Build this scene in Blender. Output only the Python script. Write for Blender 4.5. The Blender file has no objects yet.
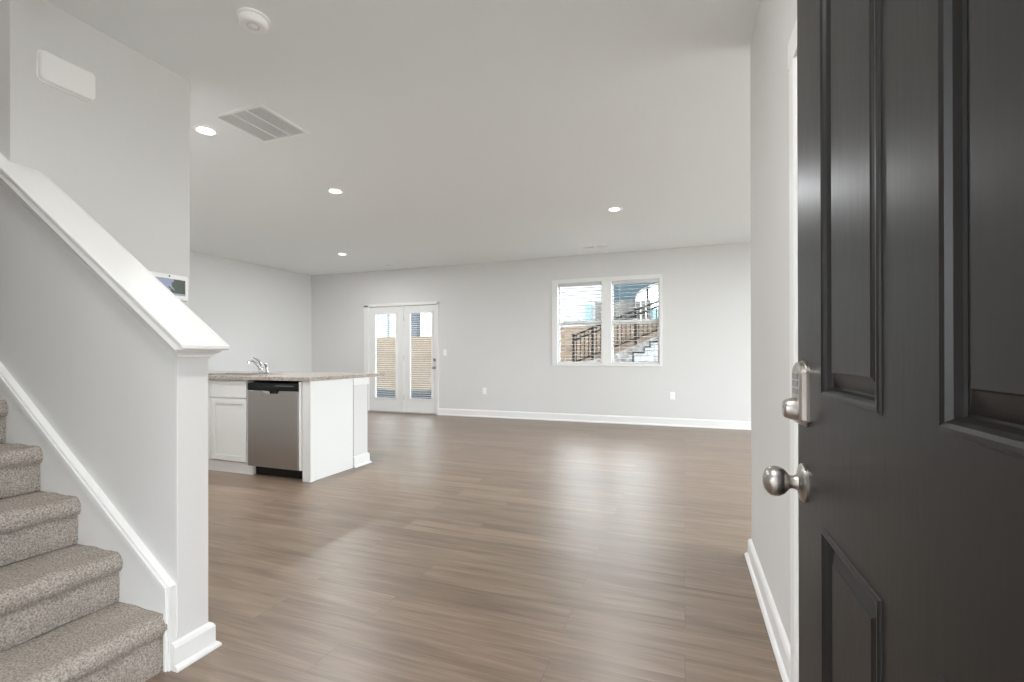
import bpy, bmesh, math, random
from mathutils import Vector, Matrix, noise
random.seed(7)
PI = math.pi
sc = bpy.context.scene
C = sc.collection

# ------------------------------------------------------------------ camera
YAW, PITCH, ROLL, FPX, CY = 0.3533, 0.00188, -0.00148, 467.4, 355.06
CAM_H = 1.083
Fv = Vector((-math.sin(YAW) * math.cos(PITCH), math.cos(YAW) * math.cos(PITCH), math.sin(PITCH)))
R0 = Vector((math.cos(YAW), math.sin(YAW), 0)); U0 = R0.cross(Fv)
Rv = R0 * math.cos(ROLL) + U0 * math.sin(ROLL); Uv = -R0 * math.sin(ROLL) + U0 * math.cos(ROLL)
cd = bpy.data.cameras.new('camera'); cam = bpy.data.objects.new('camera', cd); C.objects.link(cam)
m = Matrix((Rv, Uv, -Fv)).transposed().to_4x4(); m.translation = (0, 0, CAM_H); cam.matrix_world = m
cd.sensor_width = 36; cd.lens = FPX / 1024 * 36; cd.shift_y = (CY - 341) / 1024; cd.clip_start = 0.02
sc.camera = cam

# ------------------------------------------------------------------ world, light, exposure
sc.view_settings.view_transform = 'Standard'; sc.view_settings.look = 'None'
sc.view_settings.gamma = 1; sc.view_settings.use_curve_mapping = False
sc.view_settings.exposure = 0.27
w = bpy.data.worlds.new('sky'); sc.world = w; w.use_nodes = True
bg = w.node_tree.nodes['Background']; bg.inputs[0].default_value = (0.91, 0.955, 1.0, 1); bg.inputs[1].default_value = 13.0
LAMP_W = 21.0
sc.cycles.use_denoising = True
sc.cycles.max_bounces = 10; sc.cycles.diffuse_bounces = 7; sc.cycles.glossy_bounces = 4; sc.cycles.transparent_max_bounces = 12
sc.cycles.sample_clamp_indirect = 4

# daylight portals at the openings (they give no light of their own, they only guide sampling of the sky)
def portal(cx, cy, cz, wx, wz, rot):
    ld = bpy.data.lights.new('sky_portal', 'AREA'); ld.shape = 'RECTANGLE'; ld.size = wx; ld.size_y = wz; ld.cycles.is_portal = True
    o = bpy.data.objects.new('sky_portal', ld); C.objects.link(o); o.location = (cx, cy, cz); o.rotation_euler = rot
portal(-1.2, 7.80, 1.625, 1.7, 1.4, (-PI / 2, 0, 0)); portal(-5.05, 7.80, 1.05, 1.6, 2.1, (-PI / 2, 0, 0))
portal(-0.245, -0.08, 1.04, 1.0, 2.1, (PI / 2, 0, 0)); portal(2.3, -0.08, 1.3, 2.5, 2.1, (PI / 2, 0, 0))
portal(4.40, 4.2, 1.35, 4.1, 2.1, (PI / 2, 0, PI / 2)); portal(-1.2, -0.08, 1.35, 0.7, 2.1, (PI / 2, 0, 0))


# ------------------------------------------------------------------ materials
def principled(name, col, rough=0.5, metal=0.0, coat=0.0, spec=0.5):
    mt = bpy.data.materials.new(name); mt.use_nodes = True
    b = mt.node_tree.nodes['Principled BSDF']
    b.inputs['Base Color'].default_value = (*col, 1); b.inputs['Roughness'].default_value = rough
    b.inputs['Metallic'].default_value = metal; b.inputs['Coat Weight'].default_value = coat
    b.inputs['Specular IOR Level'].default_value = spec
    return mt


def nd(mt, t): return mt.node_tree.nodes.new(t)
def ln(mt, a, b): mt.node_tree.links.new(a, b)


def add_bump(mt, scale=(200, 200, 200), strength=0.1, dist=0.001, detail=3):
    tc = nd(mt, 'ShaderNodeTexCoord'); mp = nd(mt, 'ShaderNodeMapping'); mp.inputs['Scale'].default_value = scale
    nz = nd(mt, 'ShaderNodeTexNoise'); nz.inputs['Scale'].default_value = 1; nz.inputs['Detail'].default_value = detail
    bp = nd(mt, 'ShaderNodeBump'); bp.inputs['Strength'].default_value = strength; bp.inputs['Distance'].default_value = dist
    ln(mt, tc.outputs['Object'], mp.inputs[0]); ln(mt, mp.outputs[0], nz.inputs['Vector'])
    ln(mt, nz.outputs['Fac'], bp.inputs['Height']); ln(mt, bp.outputs[0], mt.node_tree.nodes['Principled BSDF'].inputs['Normal'])
    return nz


def noise_colour(mt, c1, c2, scale, lo=0.35, hi=0.65, detail=4):
    tc = nd(mt, 'ShaderNodeTexCoord'); mp = nd(mt, 'ShaderNodeMapping'); mp.inputs['Scale'].default_value = scale
    nz = nd(mt, 'ShaderNodeTexNoise'); nz.inputs['Scale'].default_value = 1; nz.inputs['Detail'].default_value = detail
    cr = nd(mt, 'ShaderNodeValToRGB'); cr.color_ramp.elements[0].position = lo; cr.color_ramp.elements[1].position = hi
    cr.color_ramp.elements[0].color = (*c1, 1); cr.color_ramp.elements[1].color = (*c2, 1)
    ln(mt, tc.outputs['Object'], mp.inputs[0]); ln(mt, mp.outputs[0], nz.inputs['Vector']); ln(mt, nz.outputs['Fac'], cr.inputs[0])
    ln(mt, cr.outputs[0], mt.node_tree.nodes['Principled BSDF'].inputs['Base Color'])
    return cr


M = {}
M['wall'] = principled('wall_paint', (0.695, 0.69, 0.68), 0.85); add_bump(M['wall'], (300,) * 3, 0.08)
M['ceil'] = principled('ceiling_paint', (0.88, 0.91, 0.915), 0.9); add_bump(M['ceil'], (200,) * 3, 0.08)
M['trim'] = principled('white_trim_paint', (0.81, 0.81, 0.80), 0.55)
M['cab'] = principled('white_cabinet_paint', (0.78, 0.78, 0.765), 0.4)
M['plastic'] = principled('white_plastic', (0.92, 0.92, 0.91), 0.35)
M['black'] = principled('black_plastic', (0.006, 0.006, 0.006), 0.3, spec=0.25)
M['outmetal'] = principled('outdoor_black_metal', (0.003, 0.003, 0.003), 0.7, spec=0.1)
M['blackmetal'] = principled('black_metal', (0.02, 0.02, 0.022), 0.45)
M['chrome'] = principled('chrome', (0.6, 0.6, 0.6), 0.12, 1)
M['nickel'] = principled('satin_nickel', (0.42, 0.395, 0.37), 0.33, 1)
M['steel'] = principled('brushed_steel', (0.40, 0.375, 0.355), 0.33, 1); add_bump(M['steel'], (3, 3, 600), 0.06)
M['steel'].node_tree.nodes['Principled BSDF'].inputs['Anisotropic'].default_value = 0.5
M['alu'] = principled('aluminium', (0.6, 0.58, 0.55), 0.4, 1)
M['keys'] = principled('grey_keys', (0.20, 0.20, 0.205), 0.4)
M['grille'] = principled('vent_dark', (0.72, 0.72, 0.72), 0.7)

# dark painted door
d = M['door'] = principled('dark_door_paint', (0.007, 0.006, 0.0055), 0.35, spec=0.23)
nz = add_bump(d, (160, 160, 10), 0.05, 0.0005, 3)
rr = nd(d, 'ShaderNodeMapRange'); rr.inputs['To Min'].default_value = 0.34; rr.inputs['To Max'].default_value = 0.42
ln(d, nz.outputs['Fac'], rr.inputs['Value']); ln(d, rr.outputs[0], d.node_tree.nodes['Principled BSDF'].inputs['Roughness'])

# carpet
cm = M['carpet'] = principled('loop_carpet', (0.4, 0.36, 0.32), 0.95, spec=0.1)
noise_colour(cm, (0.19, 0.167, 0.145), (0.50, 0.455, 0.41), (190,) * 3, 0.30, 0.66, 4)
tc = nd(cm, 'ShaderNodeTexCoord'); vo = nd(cm, 'ShaderNodeTexVoronoi'); vo.inputs['Scale'].default_value = 210
bp = nd(cm, 'ShaderNodeBump'); bp.inputs['Strength'].default_value = 0.8; bp.inputs['Distance'].default_value = 0.003; bp.invert = True
ln(cm, tc.outputs['Object'], vo.inputs['Vector']); ln(cm, vo.outputs['Distance'], bp.inputs['Height'])
ln(cm, bp.outputs[0], cm.node_tree.nodes['Principled BSDF'].inputs['Normal'])

# plank floor
fm = M['floor'] = principled('vinyl_plank', (0.3, 0.24, 0.2), 0.3, spec=0.75)
P = fm.node_tree.nodes['Principled BSDF']
tc = nd(fm, 'ShaderNodeTexCoord')
br = nd(fm, 'ShaderNodeTexBrick'); br.offset = 0.37; br.offset_frequency = 2
br.inputs['Scale'].default_value = 1; br.inputs['Brick Width'].default_value = 1.22; br.inputs['Row Height'].default_value = 0.18
br.inputs['Mortar Size'].default_value = 0.0012; br.inputs['Mortar Smooth'].default_value = 0.3; br.inputs['Bias'].default_value = 0
br.inputs['Color1'].default_value = (0, 0, 0, 1); br.inputs['Color2'].default_value = (1, 1, 1, 1); br.inputs['Mortar'].default_value = (0.5, 0.5, 0.5, 1)
ln(fm, tc.outputs['Object'], br.inputs['Vector'])
sh = nd(fm, 'ShaderNodeVectorMath'); sh.operation = 'MULTIPLY_ADD'
sh.inputs[1].default_value = (9, 5, 3)
ln(fm, br.outputs['Color'], sh.inputs[0])
mp0 = nd(fm, 'ShaderNodeMapping'); mp0.inputs['Scale'].default_value = (1.5, 20, 1)
ln(fm, tc.outputs['Object'], mp0.inputs[0]); ln(fm, mp0.outputs[0], sh.inputs[2])
n1 = nd(fm, 'ShaderNodeTexNoise'); n1.inputs['Scale'].default_value = 1; n1.inputs['Detail'].default_value = 6; n1.inputs['Distortion'].default_value = 0.6
ln(fm, sh.outputs[0], n1.inputs['Vector'])
mp2 = nd(fm, 'ShaderNodeMapping'); mp2.inputs['Scale'].default_value = (5, 110, 1); ln(fm, tc.outputs['Object'], mp2.inputs[0])
n2 = nd(fm, 'ShaderNodeTexNoise'); n2.inputs['Scale'].default_value = 1; n2.inputs['Detail'].default_value = 4; ln(fm, mp2.outputs[0], n2.inputs['Vector'])
cr = nd(fm, 'ShaderNodeValToRGB'); e = cr.color_ramp.elements
e[0].position = 0.28; e[0].color = (0.145, 0.097, 0.066, 1); e[1].position = 0.74; e[1].color = (0.300, 0.218, 0.157, 1)
ln(fm, n1.outputs['Fac'], cr.inputs[0])
mixg = nd(fm, 'ShaderNodeMix'); mixg.data_type = 'RGBA'; mixg.blend_type = 'MULTIPLY'; mixg.inputs[0].default_value = 0.55
cr2 = nd(fm, 'ShaderNodeValToRGB'); cr2.color_ramp.elements[0].position = 0.3; cr2.color_ramp.elements[0].color = (0.6, 0.6, 0.6, 1); cr2.color_ramp.elements[1].position = 0.62
ln(fm, n2.outputs['Fac'], cr2.inputs[0]); ln(fm, cr.outputs[0], mixg.inputs[6]); ln(fm, cr2.outputs[0], mixg.inputs[7])
hs = nd(fm, 'ShaderNodeHueSaturation')
mr = nd(fm, 'ShaderNodeMapRange'); mr.inputs['To Min'].default_value = 0.90; mr.inputs['To Max'].default_value = 1.10
ln(fm, br.outputs['Color'], mr.inputs['Value']); ln(fm, mr.outputs[0], hs.inputs['Value']); ln(fm, mixg.outputs[2], hs.inputs['Color'])
mx = nd(fm, 'ShaderNodeMix'); mx.data_type = 'RGBA'; mx.inputs[7].default_value = (0.10, 0.075, 0.06, 1)
sm = nd(fm, 'ShaderNodeMath'); sm.operation = 'MULTIPLY'; sm.inputs[1].default_value = 0.7
ln(fm, br.outputs['Fac'], sm.inputs[0]); ln(fm, sm.outputs[0], mx.inputs[0]); ln(fm, hs.outputs[0], mx.inputs[6]); ln(fm, mx.outputs[2], P.inputs['Base Color'])
rm = nd(fm, 'ShaderNodeMapRange'); rm.inputs['To Min'].default_value = 0.30; rm.inputs['To Max'].default_value = 0.42
ln(fm, n1.outputs['Fac'], rm.inputs['Value']); ln(fm, rm.outputs[0], P.inputs['Roughness'])
bp = nd(fm, 'ShaderNodeBump'); bp.inputs['Strength'].default_value = 0.12; bp.inputs['Distance'].default_value = 0.002
ln(fm, n2.outputs['Fac'], bp.inputs['Height']); ln(fm, bp.outputs[0], P.inputs['Normal'])

# granite
g = M['granite'] = principled('speckled_granite', (0.5, 0.45, 0.4), 0.15)
r_ = noise_colour(g, (0.14, 0.115, 0.10), (0.48, 0.435, 0.39), (120,) * 3, 0.34, 0.60, 4)
el = r_.color_ramp.elements.new(0.47); el.color = (0.38, 0.32, 0.275, 1)


def brick_mat(name, c1, c2, mortar, bw, rh, size=0.006, rough=0.9):
    mt = principled(name, c1, rough)
    tc = nd(mt, 'ShaderNodeTexCoord'); mp = nd(mt, 'ShaderNodeMapping'); mp.inputs['Rotation'].default_value = (PI / 2, 0, 0)
    b = nd(mt, 'ShaderNodeTexBrick'); b.inputs['Scale'].default_value = 1; b.inputs['Brick Width'].default_value = bw
    b.inputs['Row Height'].default_value = rh; b.inputs['Mortar Size'].default_value = size
    b.inputs['Color1'].default_value = (*c1, 1); b.inputs['Color2'].default_value = (*c2, 1); b.inputs['Mortar'].default_value = (*mortar, 1)
    nz = nd(mt, 'ShaderNodeTexNoise'); nz.inputs['Scale'].default_value = 9; nz.inputs['Detail'].default_value = 5
    mx = nd(mt, 'ShaderNodeMix'); mx.data_type = 'RGBA'; mx.blend_type = 'MULTIPLY'; mx.inputs[0].default_value = 0.55
    cr = nd(mt, 'ShaderNodeValToRGB'); cr.color_ramp.elements[0].position = 0.35; cr.color_ramp.elements[1].position = 0.6
    cr.color_ramp.elements[0].color = (0.45, 0.42, 0.4, 1)
    ln(mt, tc.outputs['Object'], mp.inputs[0]); ln(mt, mp.outputs[0], b.inputs['Vector']); ln(mt, tc.outputs['Object'], nz.inputs['Vector'])
    ln(mt, nz.outputs['Fac'], cr.inputs[0]); ln(mt, b.outputs['Color'], mx.inputs[6]); ln(mt, cr.outputs[0], mx.inputs[7])
    ln(mt, mx.outputs[2], mt.node_tree.nodes['Principled BSDF'].inputs['Base Color'])
    return mt


M['block'] = brick_mat('tan_block', (0.115, 0.080, 0.056), (0.085, 0.060, 0.042), (0.045, 0.033, 0.025), 0.45, 0.15)
M['paleblock'] = brick_mat('pale_block', (0.20, 0.20, 0.20), (0.17, 0.17, 0.17), (0.05, 0.05, 0.05), 0.30, 0.12)
M['bank'] = principled('gravel_bank', (0.5, 0.48, 0.45), 0.95); noise_colour(M['bank'], (0.06, 0.05, 0.042), (0.16, 0.155, 0.15), (8,) * 3)
M['paving'] = principled('pale_paving', (0.75, 0.74, 0.72), 0.9)
M['concrete'] = principled('concrete', (0.42, 0.41, 0.39), 0.9); noise_colour(M['concrete'], (0.16, 0.155, 0.15), (0.2, 0.195, 0.19), (2,) * 3)
M['grass'] = principled('dry_grass', (0.2, 0.2, 0.1), 0.95); noise_colour(M['grass'], (0.12, 0.14, 0.06), (0.26, 0.24, 0.14), (6,) * 3)
M['blue'] = brick_mat('blue_siding', (0.006, 0.018, 0.027), (0.007, 0.020, 0.030), (0.004, 0.010, 0.015), 30, 0.18)
M['lightblue'] = principled('light_blue_siding', (0.075, 0.12, 0.135), 0.7)
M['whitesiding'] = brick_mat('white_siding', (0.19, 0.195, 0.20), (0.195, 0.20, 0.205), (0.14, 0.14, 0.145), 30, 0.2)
M['whitesiding2'] = brick_mat('bright_white_siding', (0.80, 0.81, 0.82), (0.81, 0.82, 0.83), (0.6, 0.6, 0.61), 30, 0.2)
M['whiteflat'] = principled('white_fascia', (0.8, 0.8, 0.8), 0.6)
M['navy'] = principled('navy_column', (0.012, 0.013, 0.022), 0.6)
M['roof'] = principled('shingle_roof', (0.12, 0.12, 0.13), 0.9)
M['outglass'] = principled('house_window_glass', (0.10, 0.15, 0.19), 0.1)
M['silt'] = principled('black_fabric', (0.006, 0.007, 0.010), 0.8); add_bump(M['silt'], (60,) * 3, 0.4, 0.003)
M['woodfence'] = principled('weathered_wood', (0.22, 0.2, 0.18), 0.9); noise_colour(M['woodfence'], (0.02, 0.018, 0.016), (0.065, 0.06, 0.054), (14, 14, 1.0))
M['blind'] = principled('white_blind', (0.62, 0.62, 0.62), 0.45)

gl = bpy.data.materials.new('clear_pane'); gl.use_nodes = True; nt = gl.node_tree; nt.nodes.remove(nt.nodes['Principled BSDF'])
tr = nt.nodes.new('ShaderNodeBsdfTransparent'); tr.inputs[0].default_value = (0.95, 0.97, 0.97, 1)
gs = nt.nodes.new('ShaderNodeBsdfGlossy'); gs.inputs['Roughness'].default_value = 0.02
fr = nt.nodes.new('ShaderNodeFresnel'); fr.inputs[0].default_value = 1.15
ms = nt.nodes.new('ShaderNodeMixShader'); nt.links.new(fr.outputs[0], ms.inputs[0]); nt.links.new(tr.outputs[0], ms.inputs[1]); nt.links.new(gs.outputs[0], ms.inputs[2])
nt.links.new(ms.outputs[0], nt.nodes['Material Output'].inputs[0]); M['glass'] = gl

em = bpy.data.materials.new('led_lens'); em.use_nodes = True; nt = em.node_tree; b = nt.nodes['Principled BSDF']
b.inputs['Base Color'].default_value = (0.9, 0.9, 0.9, 1); b.inputs['Emission Color'].default_value = (1, 0.985, 0.96, 1); b.inputs['Emission Strength'].default_value = 4
M['led'] = em
dm = em.copy(); dm.name = 'fill_dome'; dm.node_tree.nodes['Principled BSDF'].inputs['Emission Strength'].default_value = 88; M['dome'] = dm

# lit screen of the wall panel: pale lilac sky, dark trees at the right, pale shore below
s = M['screen'] = principled('panel_screen', (0.02, 0.02, 0.02), 0.2)
tc = nd(s, 'ShaderNodeTexCoord'); sp = nd(s, 'ShaderNodeSeparateXYZ'); ln(s, tc.outputs['Object'], sp.inputs[0])
nz = nd(s, 'ShaderNodeTexNoise'); nz.inputs['Scale'].default_value = 38; nz.inputs['Detail'].default_value = 4; ln(s, tc.outputs['Object'], nz.inputs['Vector'])
a1 = nd(s, 'ShaderNodeMath'); a1.operation = 'MULTIPLY_ADD'; a1.inputs[1].default_value = 9.0; a1.inputs[2].default_value = -0.05; ln(s, sp.outputs['Y'], a1.inputs[0])
a2 = nd(s, 'ShaderNodeMath'); a2.operation = 'ADD'; ln(s, a1.outputs[0], a2.inputs[0]); ln(s, nz.outputs['Fac'], a2.inputs[1])
cr = nd(s, 'ShaderNodeValToRGB'); e = cr.color_ramp.elements
e[0].position = 0.35; e[0].color = (0.22, 0.24, 0.34, 1); e[1].position = 0.62; e[1].color = (0.035, 0.045, 0.03, 1)
k = e.new(0.47); k.color = (0.22, 0.24, 0.33, 1); k = e.new(0.52); k.color = (0.04, 0.05, 0.06, 1)
ln(s, a2.outputs[0], cr.inputs[0])
lt = nd(s, 'ShaderNodeMath'); lt.operation = 'LESS_THAN'; lt.inputs[1].default_value = -0.034; ln(s, sp.outputs['Z'], lt.inputs[0])
mx = nd(s, 'ShaderNodeMix'); mx.data_type = 'RGBA'; mx.inputs[7].default_value = (0.27, 0.28, 0.33, 1); ln(s, lt.outputs[0], mx.inputs[0]); ln(s, cr.outputs[0], mx.inputs[6])
b = s.node_tree.nodes['Principled BSDF']; ln(s, mx.outputs[2], b.inputs['Emission Color']); b.inputs['Emission Strength'].default_value = 1.0


# ------------------------------------------------------------------ helpers
class MB:
    def __init__(self): self.bm = bmesh.new()
    def poly(self, pts):
        return self.bm.faces.new([self.bm.verts.new(p) for p in pts])
    def box(self, x0, y0, z0, x1, y1, z1):
        v = [self.bm.verts.new(p) for p in ((x0, y0, z0), (x1, y0, z0), (x1, y1, z0), (x0, y1, z0), (x0, y0, z1), (x1, y0, z1), (x1, y1, z1), (x0, y1, z1))]
        for f in ((0, 3, 2, 1), (4, 5, 6, 7), (0, 1, 5, 4), (1, 2, 6, 5), (2, 3, 7, 6), (3, 0, 4, 7)): self.bm.faces.new([v[i] for i in f])
        return self
    def prism(self, pts, axis, a0, a1):
        """polygon pts (2D) extruded along an axis: 'x' pts=(y,z); 'y' pts=(x,z); 'z' pts=(x,y)"""
        def P(p, a): return {'x': (a, p[0], p[1]), 'y': (p[0], a, p[1]), 'z': (p[0], p[1], a)}[axis]
        v0 = [self.bm.verts.new(P(p, a0)) for p in pts]; v1 = [self.bm.verts.new(P(p, a1)) for p in pts]
        self.bm.faces.new(v0[::-1]); self.bm.faces.new(v1)
        for i in range(len(pts)):
            j = (i + 1) % len(pts); self.bm.faces.new((v0[i], v0[j], v1[j], v1[i]))
        return self
    def lathe(self, prof, origin, axis, n=32):
        """prof: list of (distance along axis, radius)"""
        ax = Vector(axis).normalized(); t = Vector((0, 0, 1)) if abs(ax.z) < 0.9 else Vector((1, 0, 0))
        u = ax.cross(t).normalized(); v = ax.cross(u); o = Vector(origin); rings = []
        for dd, r in prof:
            if r < 1e-6: rings.append([self.bm.verts.new(o + ax * dd)])
            else: rings.append([self.bm.verts.new(o + ax * dd + (u * math.cos(2 * PI * i / n) + v * math.sin(2 * PI * i / n)) * r) for i in range(n)])
        for a, b in zip(rings, rings[1:]):
            for i in range(n):
                j = (i + 1) % n
                if len(a) == 1 and len(b) == 1: break
                if len(a) == 1: self.bm.faces.new((a[0], b[i], b[j]))
                elif len(b) == 1: self.bm.faces.new((a[i], a[j], b[0]))
                else: self.bm.faces.new((a[i], a[j], b[j], b[i]))
        return self
    def tube(self, pts, rad, n=10):
        pts = [Vector(p) for p in pts]; rs = rad if isinstance(rad, (list, tuple)) else [rad] * len(pts); rings = []
        for i, p in enumerate(pts):
            dd = (pts[min(i + 1, len(pts) - 1)] - pts[max(i - 1, 0)]).normalized()
            t = Vector((0, 0, 1)) if abs(dd.z) < 0.95 else Vector((1, 0, 0))
            u = dd.cross(t).normalized(); v = dd.cross(u)
            rings.append([self.bm.verts.new(p + (u * math.cos(2 * PI * k / n) + v * math.sin(2 * PI * k / n)) * rs[i]) for k in range(n)])
        for a, b in zip(rings, rings[1:]):
            for k in range(n): self.bm.faces.new((a[k], a[(k + 1) % n], b[(k + 1) % n], b[k]))
        self.bm.faces.new(rings[0][::-1]); self.bm.faces.new(rings[-1])
        return self
    def build(self, name, mat, parent=None, bevel=0, smooth=False, seg=2, loc=None):
        bmesh.ops.recalc_face_normals(self.bm, faces=self.bm.faces)
        me = bpy.data.meshes.new(name)
        if loc: bmesh.ops.translate(self.bm, verts=self.bm.verts, vec=-Vector(loc))
        self.bm.to_mesh(me); self.bm.free()
        o = bpy.data.objects.new(name, me); C.objects.link(o); me.materials.append(M[mat] if isinstance(mat, str) else mat)
        if loc: o.location = loc
        if parent: o.parent = parent
        if smooth:
            for p in me.polygons: p.use_smooth = True
            me.set_sharp_from_angle(angle=math.radians(40))
        if bevel:
            b = o.modifiers.new('bevel', 'BEVEL'); b.width = bevel; b.segments = seg; b.limit_method = 'ANGLE'
        return o


def tag(o, label=None, cat=None, group=None, kind=None):
    if label: o['label'] = label
    if cat: o['category'] = cat
    if group: o['group'] = group
    if kind: o['kind'] = kind
    return o


def thing(name, label, cat, loc=(0, 0, 0), group=None, kind=None):
    o = bpy.data.objects.new(name, None); C.objects.link(o); o.location = loc; o.empty_display_size = 0.1
    return tag(o, label, cat, group, kind)


def child(o, parent):
    """parent a world-space mesh under an Empty that sits away from the origin"""
    o.parent = parent; o.matrix_parent_inverse = Matrix.Translation(-Vector(parent.location)); return o


def struct(o, label, cat): return tag(o, label, cat, kind='structure')


def copy_tree(o, parent=None):
    c = o.copy(); C.objects.link(c); c.parent = parent
    for ch in list(o.children): copy_tree(ch, c)
    return c


def wall_with_holes(mb, axis, a0, a1, z0, z1, t0, t1, holes):
    """boxes around rectangular holes (h0,h1,hz0,hz1) sorted along the axis"""
    def bx(p0, p1, q0, q1):
        if p1 - p0 < 1e-5 or q1 - q0 < 1e-5: return
        if axis == 'x': mb.box(p0, t0, q0, p1, t1, q1)
        else: mb.box(t0, p0, q0, t1, p1, q1)
    cur = a0
    for h0, h1, hz0, hz1 in sorted(holes):
        bx(cur, h0, z0, z1); bx(h0, h1, z0, hz0); bx(h0, h1, hz1, z1); cur = h1
    bx(cur, a1, z0, z1)


# ------------------------------------------------------------------ dimensions
H = 2.74
FY = 7.612       # far wall face
LX = -7.215       # left wall face
RX = 0.334        # entry wall face
EX = 4.2         # right end of the living room
FR = 0.10        # inner face of the front wall
HW0, HW1, HWX = 1.125, 1.24, -1.66   # half wall faces and end
SX = -2.785      # face of the hall box wall
SL = 0.687       # slope of the stair trim

# ------------------------------------------------------------------ structure
struct(MB().box(LX, -0.06, -0.12, EX, FY, 0).build('floor', 'floor'), 'brown grey wood look plank floor running through the room', 'floor')
mb = MB()
mb.box(LX, 1.27, H, EX, FY, H + 0.12); mb.box(-2.05, FR, H, EX, 1.27, H + 0.12); mb.box(SX, 1.165, H, -2.05, 1.27, H + 0.02)
struct(mb.build('ceiling', 'ceil'), 'flat white ceiling with recessed lights', 'ceiling')

WIN = (-2.03, -0.375, 0.94, 2.31)     # rough opening of the far window
DR = (-5.80, -4.29, 0, 2.05)          # rough opening of the french door
mb = MB(); wall_with_holes(mb, 'x', LX, EX, 0, H, FY, FY + 0.16, [(DR[0], DR[1], 0, DR[3]), WIN])
struct(mb.build('wall_far', 'wall'), 'pale grey far wall with the twin window and glass doors', 'wall')
struct(MB().box(LX - 0.14, FR, 0, LX, FY, H).build('wall_left', 'wall'), 'pale grey wall behind the kitchen peninsula', 'wall')
W3 = (1.1, 3.5, 0.3, 2.3); W4 = (2.2, 6.2, 0.3, 2.35); W5 = (-1.52, -0.88, 0.35, 2.35)
mb = MB(); wall_with_holes(mb, 'y', FR, FY, 0, H, EX, EX + 0.16, [W4])
struct(mb.build('wall_right', 'wall'), 'living room side wall with an added wide window', 'wall')
mb = MB(); wall_with_holes(mb, 'x', LX, EX, 0, 5.3, -0.06, FR, [(-0.74, 0.25, 0, 2.07), W3, W5])
struct(mb.build('wall_front', 'wall'), 'front wall around the entry door opening', 'wall')
struct(MB().box(RX, FR, 0, RX + 0.12, 2.79, H).build('wall_entry', 'wall', bevel=0.004), 'short pale wall right of the entry behind the dark door', 'wall')
# box wall beside the stairs (hall side) and the full height wall over the stairs
struct(MB().box(LX, 1.165, 0, SX, 1.965, H).build('wall_hall', 'wall', bevel=0.003), 'tall pale wall above the stair rail with the alarm panel', 'wall')
struct(MB().box(LX, 1.165, H, -2.05, 1.27, 5.3).build('wall_stair', 'wall'), 'upper wall of the stairwell', 'wall')
mb = MB(); mb.box(-5.4, FR, 5.2, -2.05, 1.165, 5.3); mb.box(-2.05, FR, H + 0.12, -1.95, 1.165, 5.2); mb.box(-5.5, FR, 0, -5.4, 1.165, 5.2)
struct(mb.build('wall_stairwell', 'wall'), 'walls and lid of the stairwell above', 'wall')

# half wall with sloping top
def ztop(x): return 1.09 - SL * (x - HWX)
mb = MB(); mb.prism([(HWX, 0), (HWX, ztop(HWX)), (SX, ztop(SX)), (SX, 0)], 'y', HW0, HW1); mb.prism([(SX, 0), (SX, ztop(SX)), (-5.3, ztop(-5.3)), (-5.3, 0)], 'y', HW0, 1.165)
struct(mb.build('wall_half', 'wall', bevel=0.002), 'sloping half wall beside the carpeted stairs', 'wall')

# cap with crown under it, mitred round the end
def cap_mesh():
    prof = [(0.001, 1.070), (0.006, 1.078), (0.010, 1.080), (0.013, 1.088), (0.020, 1.094), (0.031, 1.099), (0.034, 1.101), (0.034, 1.107)]
    slab = [(0.028, 1.107), (0.032, 1.1075), (0.0345, 1.111), (0.0345, 1.121), (0.031, 1.1255), (0.024, 1.127)]
    bm = bmesh.new()
    def loop(off, z, end_extra):
        xe = HWX + off + end_extra
        xu = -3.6; zu = z + SL * (xe - xu); zm = z + SL * (xe - SX)
        return [bm.verts.new(p) for p in ((xu, HW0 - off, zu), (xe, HW0 - off, z), (xe, HW1 + off, z), (SX, HW1 + off, zm), (xu, HW1 + off, zu))]
    last = None
    for off, z in prof:
        l = loop(off - 0.004 if off < 0.03 else off - 0.006, z, 0.0 if off < 0.01 else 0.006)
        if last:
            for i in range(4): bm.faces.new((last[i], last[i + 1], l[i + 1], l[i]))
        last = l
    for off, z in slab:
        l = loop(off - 0.0045, z, 0.041)
        for i in range(4): bm.faces.new((last[i], last[i + 1], l[i + 1], l[i]))
        last = l
    bm.faces.new(last)
    return bm
mb = MB(); mb.bm.free(); mb.bm = cap_mesh()
struct(mb.build('trim_1', 'trim', smooth=False), 'white sloping cap moulding on top of the half wall', 'trim')

# skirt board beside the stairs with moulded top edge
SK = 1.105
def zs(x): return 0.289 - 0.706 * (x - (-1.66))
mb = MB()
mb.prism([(HWX - 0.004, 0.0), (HWX - 0.004, zs(HWX)), (SX - 2.5, zs(SX - 2.5)), (SX - 2.5, zs(SX - 2.5) - 0.9), (-2.35, 0.0)], 'y', SK, HW0)
# top moulding following the slope then dropping vertically at the newel
XE, KN = HWX - 0.002, math.sqrt(1 + 0.706 ** 2)
for yo, w0, w1 in ((SK - 0.006, 0.0, 0.038), (SK - 0.012, 0.009, 0.028)):
    def zl(x, d): return zs(x) - d * KN
    xf = SX - 2.5
    mb.prism([(XE - w0, 0), (XE - w0, zl(XE - w0, w0)), (xf, zl(xf, w0)), (xf, zl(xf, w1)), (XE - w1 * 0.75, zl(XE - w1 * 0.75, w1)), (XE - w1 * 0.75, 0)], 'y', yo, SK + 0.002)
struct(mb.build('trim_2', 'trim', bevel=0.0015), 'white skirt board between the carpeted steps and the half wall', 'trim')

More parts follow.
